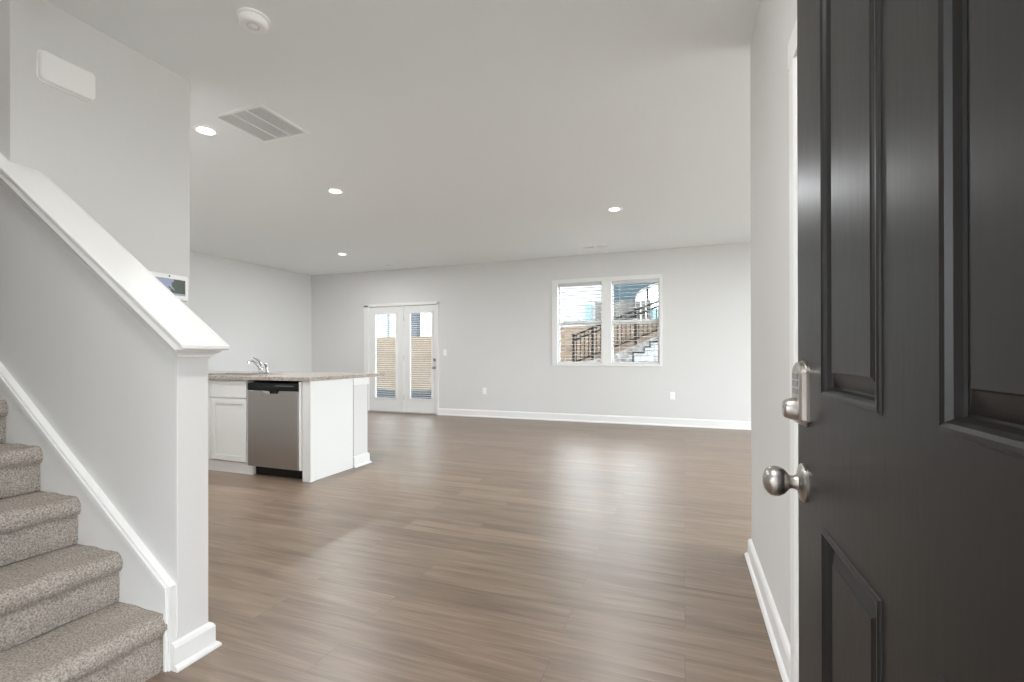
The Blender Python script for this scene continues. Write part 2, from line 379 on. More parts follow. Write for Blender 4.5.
# baseboards: profile (offset from wall, height)
BB = [(0, 0), (0.030, 0), (0.030, 0.010), (0.024, 0.020), (0.016, 0.024), (0.016, 0.098), (0.011, 0.112), (0.005, 0.118), (0, 0.120)]
def baseboard(name, label, path, h=1.0, closed=False):
    """path: floor points with the wall on the left hand of travel; mitred at corners"""
    bm = bmesh.new(); n = len(path); rows = []
    for i in range(n):
        p = Vector(path[i]); dirs = []
        if i > 0: dirs.append((p - Vector(path[i - 1])).normalized())
        if i < n - 1: dirs.append((Vector(path[i + 1]) - p).normalized())
        nor = [Vector((q.y, -q.x)) for q in dirs]
        off = nor[0] if len(nor) == 1 else (nor[0] + nor[1]) / (1 + nor[0].dot(nor[1]))
        rows.append([bm.verts.new((p.x + off.x * o, p.y + off.y * o, z * h)) for o, z in BB])
    for a, b in zip(rows, rows[1:]):
        for k in range(len(BB)): bm.faces.new((a[k], a[(k + 1) % len(BB)], b[(k + 1) % len(BB)], b[k]))
    bm.faces.new(rows[0]); bm.faces.new(rows[-1][::-1])
    mb = MB(); mb.bm.free(); mb.bm = bm
    return struct(mb.build(name, 'trim'), label, 'baseboard')
baseboard('baseboard_far', 'white baseboard along the far wall right of the glass doors', [(-4.243, FY), (EX, FY)], 1.03)
baseboard('baseboard_left', 'white baseboard along the left wall', [(LX, FR), (LX, FY), (-5.895, FY)], 1.03)
baseboard('baseboard_entry', 'white baseboard on the short entry wall', [(RX + 0.12, FR), (RX + 0.12, 2.79), (RX, 2.79), (RX, 1.735)], 0.86)
baseboard('baseboard_half', 'white baseboard wrapping the end of the half wall', [(SX, HW1), (HWX, HW1), (HWX, SK + 0.001)][::-1], 0.80)

# ------------------------------------------------------------------ far window
X0, X1, Z0, Z1 = WIN
wn = thing('window_1', 'white twin sash window in the far wall', 'window', (-1.2, FY, Z0), kind='structure')
mb = MB()
for a, b, c, dd in ((-2.085, -1.995, 0.915, 2.355), (-0.36, -0.318, 0.915, 2.355)): mb.box(a, FY - 0.015, c, b, FY, dd)
mb.box(-1.995, FY - 0.015, 2.29, -0.36, FY, 2.355); mb.box(-1.995, FY - 0.015, 0.915, -0.36, FY, 0.955)
mb.box(-2.03, FY, 0.94, -1.99, FY + 0.13, 2.31); mb.box(-0.375, FY, 0.94, -0.368, FY + 0.13, 2.31)
mb.box(-1.99, FY, 2.285, -0.368, FY + 0.13, 2.31); mb.box(-1.99, FY, 0.94, -0.368, FY + 0.13, 0.96)
mb.box(-1.255, FY - 0.012, 0.955, -1.10, FY + 0.12, 2.29)
child(mb.build('window_frame', 'trim', bevel=0.003), wn)
for a, b in ((-1.99, -1.255), (-1.10, -0.368)):
    mb = MB(); mb.box(a, FY + 0.055, 0.96, a + 0.022, FY + 0.085, 1.64); mb.box(b - 0.022, FY + 0.055, 0.96, b, FY + 0.085, 1.64)
    mb.box(a + 0.022, FY + 0.055, 0.96, b - 0.022, FY + 0.085, 0.985); mb.box(a + 0.022, FY + 0.055, 1.595, b - 0.022, FY + 0.085, 1.66)
    ls = child(mb.build('lower_sash', 'trim', bevel=0.002), wn)
    p = MB().box(a + 0.022, FY + 0.069, 0.985, b - 0.022, FY + 0.073, 1.595).build('pane', 'glass', wn); child(p, wn)
    mb = MB(); mb.box(a, FY + 0.09, 1.62, a + 0.02, FY + 0.118, 2.285); mb.box(b - 0.02, FY + 0.09, 1.62, b, FY + 0.118, 2.285)
    mb.box(a + 0.02, FY + 0.09, 1.62, b - 0.02, FY + 0.118, 1.655); mb.box(a + 0.02, FY + 0.09, 2.265, b - 0.02, FY + 0.118, 2.285)
    child(mb.build('upper_sash', 'trim', bevel=0.002), wn)
    p = MB().box(a + 0.02, FY + 0.102, 1.655, b - 0.02, FY + 0.106, 2.265).build('pane', 'glass'); child(p, wn)
    mb = MB(); xm = (a + b) / 2; mb.box(xm - 0.03, FY + 0.05, 1.655, xm + 0.03, FY + 0.075, 1.668); mb.box(xm - 0.012, FY + 0.045, 1.668, xm + 0.03, FY + 0.062, 1.676)
    child(mb.build('sash_lock', 'plastic', bevel=0.002), wn)


def slat(mb, x0, x1, yc, z, wd, tilt=0.06, sag=0.0025):
    """thin curved slat running along x"""
    n = 4; top = []; bot = []
    for i in range(n + 1):
        u = -1 + 2 * i / n; y = yc + u * wd / 2; zz = z + tilt * u * wd / 2 + sag * (1 - u * u)
        top.append((y, zz + 0.0013)); bot.append((y, zz - 0.0013))
    mb.prism(top + bot[::-1], 'x', x0, x1)


for i, (a, b) in enumerate(((-1.985, -1.262), (-1.093, -0.373))):
    bl = thing('window_blind', ('open white slatted blind in the left half of the far window',
                                'open white slatted blind in the right half of the far window')[i], 'blind', ((a + b) / 2, FY + 0.03, 2.28), group='blinds in the far window')
    child(MB().box(a, FY + 0.005, 2.235, b, FY + 0.05, 2.283).build('headrail', 'blind', bevel=0.002), bl)
    mb = MB(); z = 2.205
    while z > 1.02: slat(mb, a + 0.004, b - 0.004, FY + 0.028, z, 0.042, -0.04, 0.0015); z -= 0.0585
    child(mb.build('slats', 'blind'), bl)
    child(MB().box(a + 0.004, FY + 0.006, 0.962, b - 0.004, FY + 0.05, 0.978).build('bottom_rail', 'blind', bevel=0.002), bl)
    mb = MB()
    for q in (a + 0.12, b - 0.12):
        mb.tube([(q, FY + 0.006, 2.24), (q, FY + 0.006, 0.97)], 0.0012, 5); mb.tube([(q, FY + 0.05, 2.24), (q, FY + 0.05, 0.97)], 0.0012, 5)
    child(mb.build('ladder_cord', 'blind'), bl)

# ------------------------------------------------------------------ french door
fd = thing('door_1', 'white double glass patio door in the far wall', 'door', (-5.05, FY, 0), kind='structure')
mb = MB()
mb.box(-5.895, FY - 0.018, 0, -5.795, FY, 2.075); mb.box(-4.29, FY - 0.018, 0, -4.243, FY, 2.075); mb.box(-5.895, FY - 0.018, 2.04, -4.243, FY, 2.095)
mb.box(-5.80, FY, 0, -5.79, FY + 0.15, 2.05); mb.box(-4.295, FY, 0, -4.29, FY + 0.15, 2.05); mb.box(-5.79, FY, 2.038, -4.295, FY + 0.15, 2.05)
child(mb.build('door_frame', 'trim', bevel=0.004), fd)
child(MB().box(-5.79, FY - 0.03, 0.0, -4.295, FY + 0.15, 0.022).build('threshold', 'alu', bevel=0.003), fd)
child(MB().box(-5.045, FY + 0.0, 0.022, -5.002, FY + 0.06, 2.038).build('centre_mullion', 'trim', bevel=0.003), fd)
for i, (a, b, g0, g1) in enumerate(((-5.788, -5.047, -5.642, -5.185), (-5.000, -4.297, -4.857, -4.400))):
    z0, z1, gz0, gz1 = 0.026, 2.034, 0.285, 1.885
    y0, y1 = FY + 0.012, FY + 0.056
    mb = MB(); mb.box(a, y0, z0, g0 - 0.012, y1, z1); mb.box(g1 + 0.012, y0, z0, b, y1, z1); mb.box(g0 - 0.012, y0, z0, g1 + 0.012, y1, gz0 - 0.012); mb.box(g0 - 0.012, y0, gz1 + 0.012, g1 + 0.012, y1, z1)
    lf = child(mb.build('door_leaf', 'trim', bevel=0.002), fd)
    def sub(o, parent=lf):
        o.parent = parent; o.matrix_parent_inverse = Matrix(); return o
    mb = MB()
    for q0, q1, r0, r1 in ((g0 - 0.035, g0, gz0 - 0.035, gz1 + 0.035), (g1, g1 + 0.035, gz0 - 0.035, gz1 + 0.035), (g0, g1, gz0 - 0.035, gz0), (g0, g1, gz1, gz1 + 0.035)):
        mb.box(q0, y0 - 0.012, r0, q1, y0 + 0.004, r1)
    sub(mb.build('lite_frame', 'trim', bevel=0.004))
    sub(MB().box(g0 - 0.01, y0 + 0.004, gz0 - 0.01, g1 + 0.01, y0 + 0.007, gz1 + 0.01).build('pane', 'glass'))
    sub(MB().box(g0 - 0.01, y1 - 0.008, gz0 - 0.01, g1 + 0.01, y1 - 0.005, gz1 + 0.01).build('pane', 'glass'))
    mb = MB(); z = gz1 - 0.02
    while z > gz0 + 0.02: slat(mb, g0 - 0.004, g1 + 0.004, (y0 + y1) / 2, z, 0.018, 0.03, 0.001); z -= 0.041
    tag(sub(mb.build('blind_slats', 'blind')), 'white slats between the panes')
    if i == 1:
        mb = MB(); mb.lathe([(0, 0.031), (0.006, 0.031), (0.010, 0.026), (0.012, 0.011), (0.03, 0.011), (0.036, 0.020), (0.046, 0.027), (0.058, 0.026), (0.066, 0.016), (0.068, 0)], (-4.342, y0, 0.872), (0, -1, 0), 24)
        tag(sub(mb.build('door_knob', 'nickel', smooth=True)), 'satin nickel knob')
        mb = MB(); mb.lathe([(0, 0.031), (0.008, 0.031), (0.013, 0.026), (0.013, 0)], (-4.342, y0, 1.014), (0, -1, 0), 24); mb.box(-4.347, y0 - 0.032, 1.0, -4.337, y0 - 0.01, 1.028)
        tag(sub(mb.build('deadbolt', 'nickel', smooth=True)), 'satin nickel deadbolt')
        for hz in (0.3, 1.05, 1.8):
            mb = MB(); mb.tube([(-5.003, y0 - 0.004, hz - 0.05), (-5.003, y0 - 0.004, hz + 0.05)], 0.006, 8)
            sub(mb.build('hinge', 'nickel', smooth=True))

# ------------------------------------------------------------------ unseen windows added for daylight: living room and sidelight
for nme, (a, b, c, dd), ax in (('added_window_2', W3, 'x'), ('added_window_3', W4, 'y'), ('added_window_4', W5, 'x')):
    mb = MB(); t0, t1 = ((-0.04, 0.08) if ax == 'x' else (EX + 0.02, EX + 0.14))
    fw = 0.05
    parts = [(a, a + fw, c, dd), (b - fw, b, c, dd), (a + fw, b - fw, c, c + fw), (a + fw, b - fw, dd - fw, dd), ((a + b) / 2 - 0.03, (a + b) / 2 + 0.03, c + fw, dd - fw)]
    for p0, p1, q0, q1 in parts:
        if ax == 'x': mb.box(p0, t0, q0, p1, t1, q1)
        else: mb.box(t0, p0, q0, t1, p1, q1)
    o = struct(mb.build(nme, 'trim', bevel=0.004), {'added_window_2': 'wide white framed window added unseen in the front wall of the living room', 'added_window_3': 'wide white framed window added unseen in the side wall of the living room', 'added_window_4': 'tall white framed sidelight window added unseen between stairs and entry'}[nme], 'window')
    tm = (t0 + t1) / 2; mb = MB()
    if ax == 'x': mb.box(a + fw, tm, c + fw, b - fw, tm + 0.005, dd - fw)
    else: mb.box(tm, a + fw, c + fw, tm + 0.005, b - fw, dd - fw)
    mb.build('pane', 'glass', o)

# ------------------------------------------------------------------ front door, standing open
DX, DT = 0.200, 0.044
YH, YL = 0.094, 1.008
fdoor = thing('door_2', 'dark brown black six panel entry door standing open at the right', 'door', (DX + DT / 2, YH, 0.012), kind='structure')
cols = [(0.258, 0.489), (0.612, 0.843)]
rows = [(0.245, 0.818), (1.018, 1.660), (1.765, 1.93)]
def door_slab():
    bm = bmesh.new()
    ys = sorted({YH, YL, *[c for p in cols for c in p]}); zs_ = sorted({0.012, 2.045, *[c for p in rows for c in p]})
    for x, s in ((DX, 1), (DX + DT, -1)):
        for i in range(len(ys) - 1):
            for j in range(len(zs_) - 1):
                y0, y1, z0, z1 = ys[i], ys[i + 1], zs_[j], zs_[j + 1]
                if any(abs(y0 - c[0]) < 1e-6 for c in cols) and any(abs(z0 - r[0]) < 1e-6 for r in rows):
                    prev = None
                    for ins, dep in ((0, 0), (0.001, -0.0022), (0.004, -0.0036), (0.007, -0.0036), (0.0105, -0.0015), (0.0135, 0.0030), (0.0150, 0.0085), (0.0160, 0.0110), (0.0185, 0.0110), (0.0385, 0.0035), (0.0400, 0.0020), (0.042, 0.0020)):
                        xx = x + s * dep
                        l = [bm.verts.new(p) for p in ((xx, y0 + ins, z0 + ins), (xx, y1 - ins, z0 + ins), (xx, y1 - ins, z1 - ins), (xx, y0 + ins, z1 - ins))]
                        if prev:
                            for k in range(4): bm.faces.new((prev[k], prev[(k + 1) % 4], l[(k + 1) % 4], l[k]))
                        prev = l
                    bm.faces.new(prev)
                else:
                    bm.faces.new([bm.verts.new(p) for p in ((x, y0, z0), (x, y1, z0), (x, y1, z1), (x, y0, z1))])
    x0, x1 = DX, DX + DT
    for q in (((x0, YH, 0.012), (x1, YH, 0.012), (x1, YL, 0.012), (x0, YL, 0.012)), ((x0, YH, 2.045), (x1, YH, 2.045), (x1, YL, 2.045), (x0, YL, 2.045)),
              ((x0, YL, 0.012), (x1, YL, 0.012), (x1, YL, 2.045), (x0, YL, 2.045)), ((x0, YH, 0.012), (x1, YH, 0.012), (x1, YH, 2.045), (x0, YH, 2.045))):
        bm.faces.new([bm.verts.new(p) for p in q])
    bmesh.ops.remove_doubles(bm, verts=bm.verts, dist=1e-5)
    return bm
mb = MB(); mb.bm.free(); mb.bm = door_slab()
child(mb.build('door_slab', 'door'), fdoor)
KY = 0.958
knob = [(0, 0.034), (0.004, 0.034), (0.007, 0.031), (0.009, 0.022), (0.012, 0.014), (0.018, 0.0115), (0.024, 0.012), (0.028, 0.017), (0.033, 0.0225), (0.040, 0.0262), (0.047, 0.0270), (0.054, 0.0255), (0.060, 0.0215), (0.064, 0.015), (0.066, 0.007), (0.0665, 0)]
tag(child(MB().lathe(knob, (DX, KY, 0.857), (-1, 0, 0), 48).build('door_knob', 'nickel', smooth=True), fdoor), 'satin nickel round knob')
tag(child(MB().lathe(knob, (DX + DT, KY, 0.857), (1, 0, 0), 48).build('door_knob', 'nickel', smooth=True), fdoor), 'satin nickel round knob on the inner face')
# keypad deadbolt: arched plate with bevelled rim
def arch(w_, z0, z1, n=12):
    r = w_ / 2; c = 0.010
    pts = [(KY - r, z0 + c), (KY - r + c, z0), (KY + r - c, z0), (KY + r, z0 + c)]
    for k in range(n + 1):
        t = PI * k / n; pts.append((KY + r * math.cos(t), z1 - r * 0.62 + r * 0.62 * math.sin(t)))
    return pts
def loft(mb, secs):
    prev = None
    for x, pts in secs:
        l = [mb.bm.verts.new((x, p[0], p[1])) for p in pts]
        if prev:
            for k in range(len(l)): mb.bm.faces.new((prev[k], prev[(k + 1) % len(l)], l[(k + 1) % len(l)], l[k]))
        else: mb.bm.faces.new(l[::-1])
        prev = l
    mb.bm.faces.new(prev)
mb = MB(); loft(mb, [(DX, arch(0.078, 0.960, 1.074)), (DX - 0.004, arch(0.078, 0.960, 1.074)), (DX - 0.005, arch(0.075, 0.962, 1.072)), (DX - 0.0115, arch(0.073, 0.963, 1.071)), (DX - 0.0142, arch(0.060, 0.968, 1.066))])
kp = tag(child(mb.build('keypad_lock', 'nickel'), fdoor), 'satin nickel keypad deadbolt with arched top')
mb = MB()
for r_i in range(3):
    z = 1.052 - r_i * 0.0135
    mb.box(DX - 0.0157, KY - 0.019, z - 0.0105, DX - 0.0138, KY + 0.019, z)
o = mb.build('keys', 'keys', kp, bevel=0.001); tag(o, 'dark grey key rows')
o = MB().lathe([(0, 0.020), (0.007, 0.0195), (0.014, 0.017), (0.018, 0.0155), (0.020, 0.013), (0.020, 0.006), (0.0185, 0.005), (0.0185, 0)], (DX - 0.0135, KY, 0.988), (-1, 0, 0), 32).build('lock_cylinder', 'nickel', kp, smooth=True)
for o in kp.children: o.matrix_parent_inverse = Matrix()
tag(child(MB().box(DX + 0.008, YL, 0.80, DX + 0.036, YL + 0.0012, 0.915).build('latch_plate', 'nickel'), fdoor), 'nickel latch plate')
for hz in (0.25, 1.03, 1.82): child(MB().tube([(DX + DT + 0.004, YH - 0.004, hz - 0.05), (DX + DT + 0.004, YH - 0.004, hz + 0.05)], 0.006, 10).build('hinge', 'nickel', smooth=True), fdoor)
mb = MB(); mb.box(-0.74, -0.06, 0, -0.715, FR, 2.07); mb.box(0.205 + 0.03, -0.06, 0, 0.25, 0.085, 2.07); mb.box(-0.715, -0.06, 2.05, 0.235, FR, 2.07)
mb.box(-0.81, FR, 0, -0.735, FR + 0.016, 2.14); mb.box(0.253, FR, 0, RX, FR + 0.016, 2.14); mb.box(-0.735, FR, 2.065, 0.253, FR + 0.016, 2.14)
struct(mb.build('trim_3', 'trim', bevel=0.003), 'white jamb and casing around the entry opening', 'trim')

# closet door with casing on the entry wall, behind the open front door
cl = thing('door_3', 'white closet door behind the open dark door', 'door', (RX, 1.3, 0), kind='structure')
mb = MB()
def casing_leg(y0, y1):
    mb.prism([(RX - 0.010, y0), (RX - 0.017, y0 + 0.012 if y0 > 1.2 else y0 + 0.02), (RX - 0.017, y1 - 0.018), (RX - 0.010, y1 - 0.006), (RX - 0.006, y1), (RX, y1), (RX, y0)], 'z', 0, 2.005)
casing_leg(1.65, 1.735); casing_leg(0.85, 0.935)
mb.prism([(0.85, 2.005), (1.735, 2.005), (1.735, 2.085), (1.727, 2.092), (0.858, 2.092), (0.85, 2.085)], 'x', RX - 0.017, RX)
child(mb.build('casing', 'trim', bevel=0.002), cl)
mb = MB(); mb.box(RX - 0.008, 0.937, 0.012, RX, 1.648, 2.003)
for z0, z1 in ((0.2, 0.95), (1.1, 1.85)):
    mb.box(RX - 0.012, 1.05, z0, RX - 0.008, 1.545, z1)
child(mb.build('closet_leaf', 'trim', bevel=0.003), cl)

# ------------------------------------------------------------------ carpeted stairs
RISE, RUN, XR1 = 0.1775, 0.245, -1.692
ZT = [0.192 + RISE * i for i in range(13)]
def step_mesh(first):
    """profile in (x,z) relative to the riser foot; tread surface at z=h"""
    h = ZT[0] if first else RISE
    pr = [(0, 0.0)]
    for k in range(1, 9): pr.append((0.006 * math.sin(PI * k / 9), (h - 0.072) * k / 9))
    pr.append((0.001, h - 0.066))
    cx, cz, r = -0.016, h - 0.038, 0.038
    for k in range(11):
        t = -PI * 0.28 + PI * 0.78 * k / 10; pr.append((cx + r * math.cos(t), cz + r * math.sin(t)))
    n = 16
    for k in range(1, n + 1): pr.append((cx - (RUN + 0.03) * k / n, h - 0.003 * min(1, k / 5)))
    NY = 70; ya, yb = FR + 0.02, SK
    bm = bmesh.new(); grid = []
    for j in range(NY + 1):
        y = ya + (yb - ya) * j / NY; row = []
        for i, (x, z) in enumerate(pr):
            v = Vector((x, y, z)); nn = noise.noise(v * 34) * 0.003 + noise.noise(v * 9 + Vector((5, 1, 2))) * 0.006
            a = pr[max(i - 1, 0)]; b = pr[min(i + 1, len(pr) - 1)]; t = Vector((b[0] - a[0], b[1] - a[1])).normalized()
            row.append(bm.verts.new((x + t.y * nn, y, z - t.x * nn if i else 0)))
        grid.append(row)
    for j in range(NY):
        for i in range(len(pr) - 1): bm.faces.new((grid[j][i], grid[j][i + 1], grid[j + 1][i + 1], grid[j + 1][i]))
    # sides and underside close the solid
    for row in (grid[0], grid[-1]):
        b0 = bm.verts.new((-RUN - 0.025, row[0].co.y, 0)); bm.faces.new(row + [b0])
    return bm
st = thing('carpeted_staircase', 'staircase in mottled grey beige carpet climbing left beside the half wall', 'stairs', (XR1, 0.6, 0))
mb = MB(); mb.bm.free(); mb.bm = step_mesh(True); s1 = mb.build('step', 'carpet', smooth=True); s1.location = (XR1, 0, 0); child(s1, st)
mb = MB(); mb.bm.free(); mb.bm = step_mesh(False); s2 = mb.build('step', 'carpet', smooth=True); s2.location = (XR1 - RUN, 0, ZT[0]); child(s2, st)
for i in range(2, 13):
    c = s2.copy(); C.objects.link(c); c.location = (XR1 - RUN * i, 0, ZT[i - 1]); c.parent = st; c.matrix_parent_inverse = Matrix.Translation(-Vector(st.location))

# ------------------------------------------------------------------ kitchen peninsula
# countertop with sink cut-out
ZC0, ZC1 = 0.870, 0.901
mb = MB(); SKX = (-4.62, -3.86); SKY = (3.29, 3.66)
def ctop(mb):
    a0, a1, b0, b1 = -5.9, -3.005, 3.145, 4.235
    mb.box(a0, b0, ZC0, SKX[0], b1, ZC1); mb.box(SKX[1], b0, ZC0, a1, b1, ZC1); mb.box(SKX[0], b0, ZC0, SKX[1], SKY[0], ZC1); mb.box(SKX[0], SKY[1], ZC0, SKX[1], b1, ZC1)
ctop(mb); ct = mb.build('countertop', 'granite')
tag(ct, 'speckled beige granite countertop on the white peninsula', 'countertop')
# cabinet units
def shaker(mb, x0, x1, z0, z1, yf, rail=0.055, rec=0.008, t=0.019):
    mb.box(x0, yf, z0, x0 + rail, yf + t, z1); mb.box(x1 - rail, yf, z0, x1, yf + t, z1)
    mb.box(x0 + rail, yf, z0, x1 - rail, yf + t, z0 + rail); mb.box(x0 + rail, yf, z1 - rail, x1 - rail, yf + t, z1)
    mb.box(x0 + rail, yf + rec, z0 + rail, x1 - rail, yf + t, z1 - rail)
def cabinet(x0, x1, label, ndoor, sink=False):
    c = thing('base_cabinet', label, 'cabinet', ((x0 + x1) / 2, 3.4, 0), group='base cabinets of the peninsula')
    mb = MB(); top = ZC0 - 0.001
    if sink: mb.box(x0, 3.185, 0.105, x1, 3.73, 0.66); mb.box(x0, 3.185, 0.66, x1, 3.245, top)
    else: mb.box(x0, 3.185, 0.105, x1, 3.73, top)
    child(mb.build('body', 'cab'), c)
    child(MB().box(x0, 3.190, 0, x1, 3.212, 0.100).build('toe_kick', 'cab'), c)
    w_ = (x1 - x0) / ndoor
    for i in range(ndoor):
        a, b = x0 + w_ * i + 0.004, x0 + w_ * (i + 1) - 0.004
        mb = MB(); shaker(mb, a, b, 0.115, 0.690, 3.166, rail=0.048); child(mb.build('cabinet_door', 'cab', bevel=0.0015), c)
        child(MB().box(a, 3.166, 0.700, b, 3.185, 0.852).build('drawer_front', 'cab', bevel=0.002), c)
    return c
cabinet(-4.655, -3.755, 'white sink cabinet left of the dishwasher', 2, True)
cabinet(-5.88, -4.657, 'white base cabinet at the hidden left end of the peninsula', 2)
# end panel and knee wall
mb = MB(); mb.box(-3.095, 3.160, 0, -3.015, 3.72, ZC0 - 0.001); mb.box(-3.015, 3.160, 0, -3.007, 3.215, ZC0 - 0.001)
tag(mb.build('peninsula_end_panel', 'cab', bevel=0.002), 'plain white end panel right of the dishwasher', 'panel')
mb = MB(); mb.box(-5.88, 3.735, 0, -3.02, 3.945, ZC0 - 0.001)
struct(mb.build('wall_knee', 'wall'), 'low knee wall carrying the bar overhang of the counter', 'wall')
mb = MB(); mb.box(-5.88, 3.945, 0.80, -3.012, 3.957, ZC0 - 0.001); mb.box(-3.02, 3.722, 0.80, -3.008, 3.957, ZC0 - 0.001)
struct(mb.build('trim_4', 'trim', bevel=0.002), 'white trim band under the counter overhang', 'trim')
baseboard('baseboard_knee', 'white baseboard around the end of the knee wall', [(-3.02, 3.724), (-3.02, 3.945), (-5.88, 3.945)], 0.9)

# dishwasher
dw = thing('dishwasher', 'stainless steel dishwasher with black control strip under the counter', 'dishwasher', (-3.44, 3.3, 0))
dx0, dx1 = -3.728, -3.142
child(MB().box(dx0 + 0.01, 3.215, 0.102, dx1 - 0.005, 3.70, 0.845).build('body', 'blackmetal'), dw)
mb = MB(); mb.box(dx0, 3.158, 0.090, dx1, 3.213, 0.773)
tag(child(mb.build('front_panel', 'steel', bevel=0.005, seg=3), dw), 'brushed stainless door')
mb = MB(); mb.prism([(3.160, 0.776), (3.156, 0.80), (3.158, 0.843), (3.213, 0.845), (3.213, 0.776)], 'x', dx0, dx1)
tag(child(MB().box(-3.752, 3.190, 0.0, -3.702, 3.222, 0.088).build('kick_filler', 'cab'), dw), 'white filler beside the black kick plate')
tag(child(MB().box(-3.140, 3.166, 0.09, -3.112, 3.30, 0.860).build('side_trim', 'plastic', bevel=0.001), dw), 'pale side trim strip')
cp = child(mb.build('control_strip', 'black', bevel=0.002), dw); tag(cp, 'glossy black control strip')
mb = MB(); mb.prism([(-3.475, 0.78), (-3.462, 0.752), (-3.375, 0.752), (-3.362, 0.78)], 'y', 3.146, 3.166)
tag(child(mb.build('handle_pocket', 'black', bevel=0.003), dw), 'black recessed latch handle')
mb = MB(); mb.prism([(-3.53, 0.776), (-3.515, 0.758), (-3.47, 0.742), (-3.44, 0.752), (-3.45, 0.774)], 'y', 3.138, 3.160)
tag(child(mb.build('latch', 'chrome', bevel=0.001), dw), 'silver latch tab')
mb = MB()
mb.box(-3.40, 3.1545, 0.818, -3.19, 3.157, 0.824)
o = child(mb.build('button_row', 'keys'), dw)
child(MB().box(-3.700, 3.222, 0.003, dx1 + 0.045, 3.30, 0.088).build('kick_plate', 'black'), dw)

# sink
sk = thing('kitchen_sink', 'stainless steel sink set into the granite counter', 'sink', (-4.24, 3.45, 0.88))
def sink_bm():
    bm = bmesh.new(); x0, x1, y0, y1 = SKX[0], SKX[1], SKY[0], SKY[1]
    secs = [(-0.015, 0.9015), (-0.015, 0.905), (0.0, 0.906), (0.008, 0.903), (0.012, 0.889), (0.02, 0.72), (0.06, 0.705)]
    prev = None
    for ins, z in secs:
        l = [bm.verts.new(p) for p in ((x0 + ins, y0 + ins, z), (x1 - ins, y0 + ins, z), (x1 - ins, y1 - ins, z), (x0 + ins, y1 - ins, z))]
        if prev:
            for k in range(4): bm.faces.new((prev[k], prev[(k + 1) % 4], l[(k + 1) % 4], l[k]))
        prev = l
    bm.faces.new(prev); return bm
mb = MB(); mb.bm.free(); mb.bm = sink_bm(); child(mb.build('basin', 'steel'), sk)
child(MB().lathe([(0, 0.045), (0.004, 0.04), (0.005, 0.0)], (-4.24, 3.48, 0.7055), (0, 0, 1), 24).build('drain', 'chrome', smooth=True), sk)
# faucet with side sprayer
FX, FYy = -4.215, 3.735
fc = thing('kitchen_faucet', 'chrome single lever faucet with side sprayer behind the sink', 'faucet', (FX, FYy, ZC1))
mb = MB(); pts = [(FX + 0.125 * math.copysign(1, math.cos(t)) * abs(math.cos(t)) ** 0.5, FYy + 0.03 * math.sin(t)) for t in [2 * PI * k / 28 for k in range(28)]]
mb.prism(pts, 'z', ZC1, ZC1 + 0.010); child(mb.build('deck_plate', 'chrome', bevel=0.003), fc)
mb = MB(); mb.lathe([(0, 0.026), (0.012, 0.025), (0.02, 0.021), (0.055, 0.020), (0.065, 0.022), (0.08, 0.019), (0.088, 0.012), (0.09, 0)], (FX, FYy, ZC1 + 0.010), (0, 0, 1), 24)
child(mb.build('faucet_body', 'chrome', smooth=True), fc)
def curve(p0, p1, p2, p3, n=14):
    a, b, c_, d_ = map(Vector, (p0, p1, p2, p3)); out = []
    for i in range(n + 1):
        t = i / n; out.append(a * (1 - t) ** 3 + b * 3 * t * (1 - t) ** 2 + c_ * 3 * t * t * (1 - t) + d_ * t ** 3)
    return out
sp_ = curve((FX, FYy - 0.01, ZC1 + 0.045), (FX - 0.003, FYy - 0.05, ZC1 + 0.10), (FX - 0.006, FYy - 0.10, ZC1 + 0.165), (FX - 0.012, FYy - 0.14, ZC1 + 0.125))
child(MB().tube(sp_, [0.014 - 0.004 * i / 14 for i in range(15)], 14).build('spout', 'chrome', smooth=True), fc)
child(MB().lathe([(0, 0.012), (0.02, 0.013), (0.022, 0.008), (0.022, 0)], (FX - 0.012, FYy - 0.143, ZC1 + 0.13), (0, 0, -1), 16).build('spout_tip', 'chrome', smooth=True), fc)
lv = curve((FX, FYy, ZC1 + 0.095), (FX, FYy - 0.01, ZC1 + 0.125), (FX - 0.012, FYy - 0.03, ZC1 + 0.15), (FX - 0.03, FYy - 0.075, ZC1 + 0.172))
child(MB().tube(lv, [0.016 - 0.009 * i / 14 for i in range(15)], 12).build('lever', 'chrome', smooth=True), fc)
mb = MB(); mb.lathe([(0, 0.020), (0.012, 0.019), (0.018, 0.012), (0.055, 0.011), (0.07, 0.013), (0.088, 0.019), (0.098, 0.017), (0.102, 0.008), (0.102, 0)], (FX + 0.085, FYy, ZC1 + 0.010), (-0.08, -0.12, 1), 20)
child(mb.build('sprayer', 'chrome', smooth=True), fc)

# ------------------------------------------------------------------ wall and ceiling fittings
# recessed lights
spots = [(-3.285, 2.435, 'recessed ceiling light nearest the tall hall wall'),
         (-3.28, 3.78, 'recessed ceiling light over the kitchen peninsula'),
         (-5.20, 6.155, 'recessed ceiling light in the far left part of the ceiling'),
         (-0.737, 5.35, 'recessed ceiling light in the right part of the ceiling, before the far window'),
         (2.3, 2.6, 'recessed ceiling light at the hidden side, near the front'),
         (2.3, 5.6, 'recessed ceiling light at the hidden side, near the back'),
         (-5.6, 2.6, 'recessed ceiling light over the hidden kitchen corner')]
def downlight(x, y, label):
    t = thing('recessed_light', label, 'ceiling light', (x, y, H), group='recessed ceiling lights')
    o = MB().lathe([(0, 0.088), (0.003, 0.088), (0.007, 0.082), (0.009, 0.070), (0.006, 0.062), (0.001, 0.062), (0, 0.062)], (0, 0, 0), (0, 0, -1), 40).build('trim_ring', 'plastic', t, smooth=True)
    MB().lathe([(0, 0.050), (0.0085, 0.049), (0.0105, 0.045), (0.011, 0)], (0, 0, 0), (0, 0, -1), 40).build('lens', 'led', t, smooth=True)
    return t
first = downlight(*spots[0])
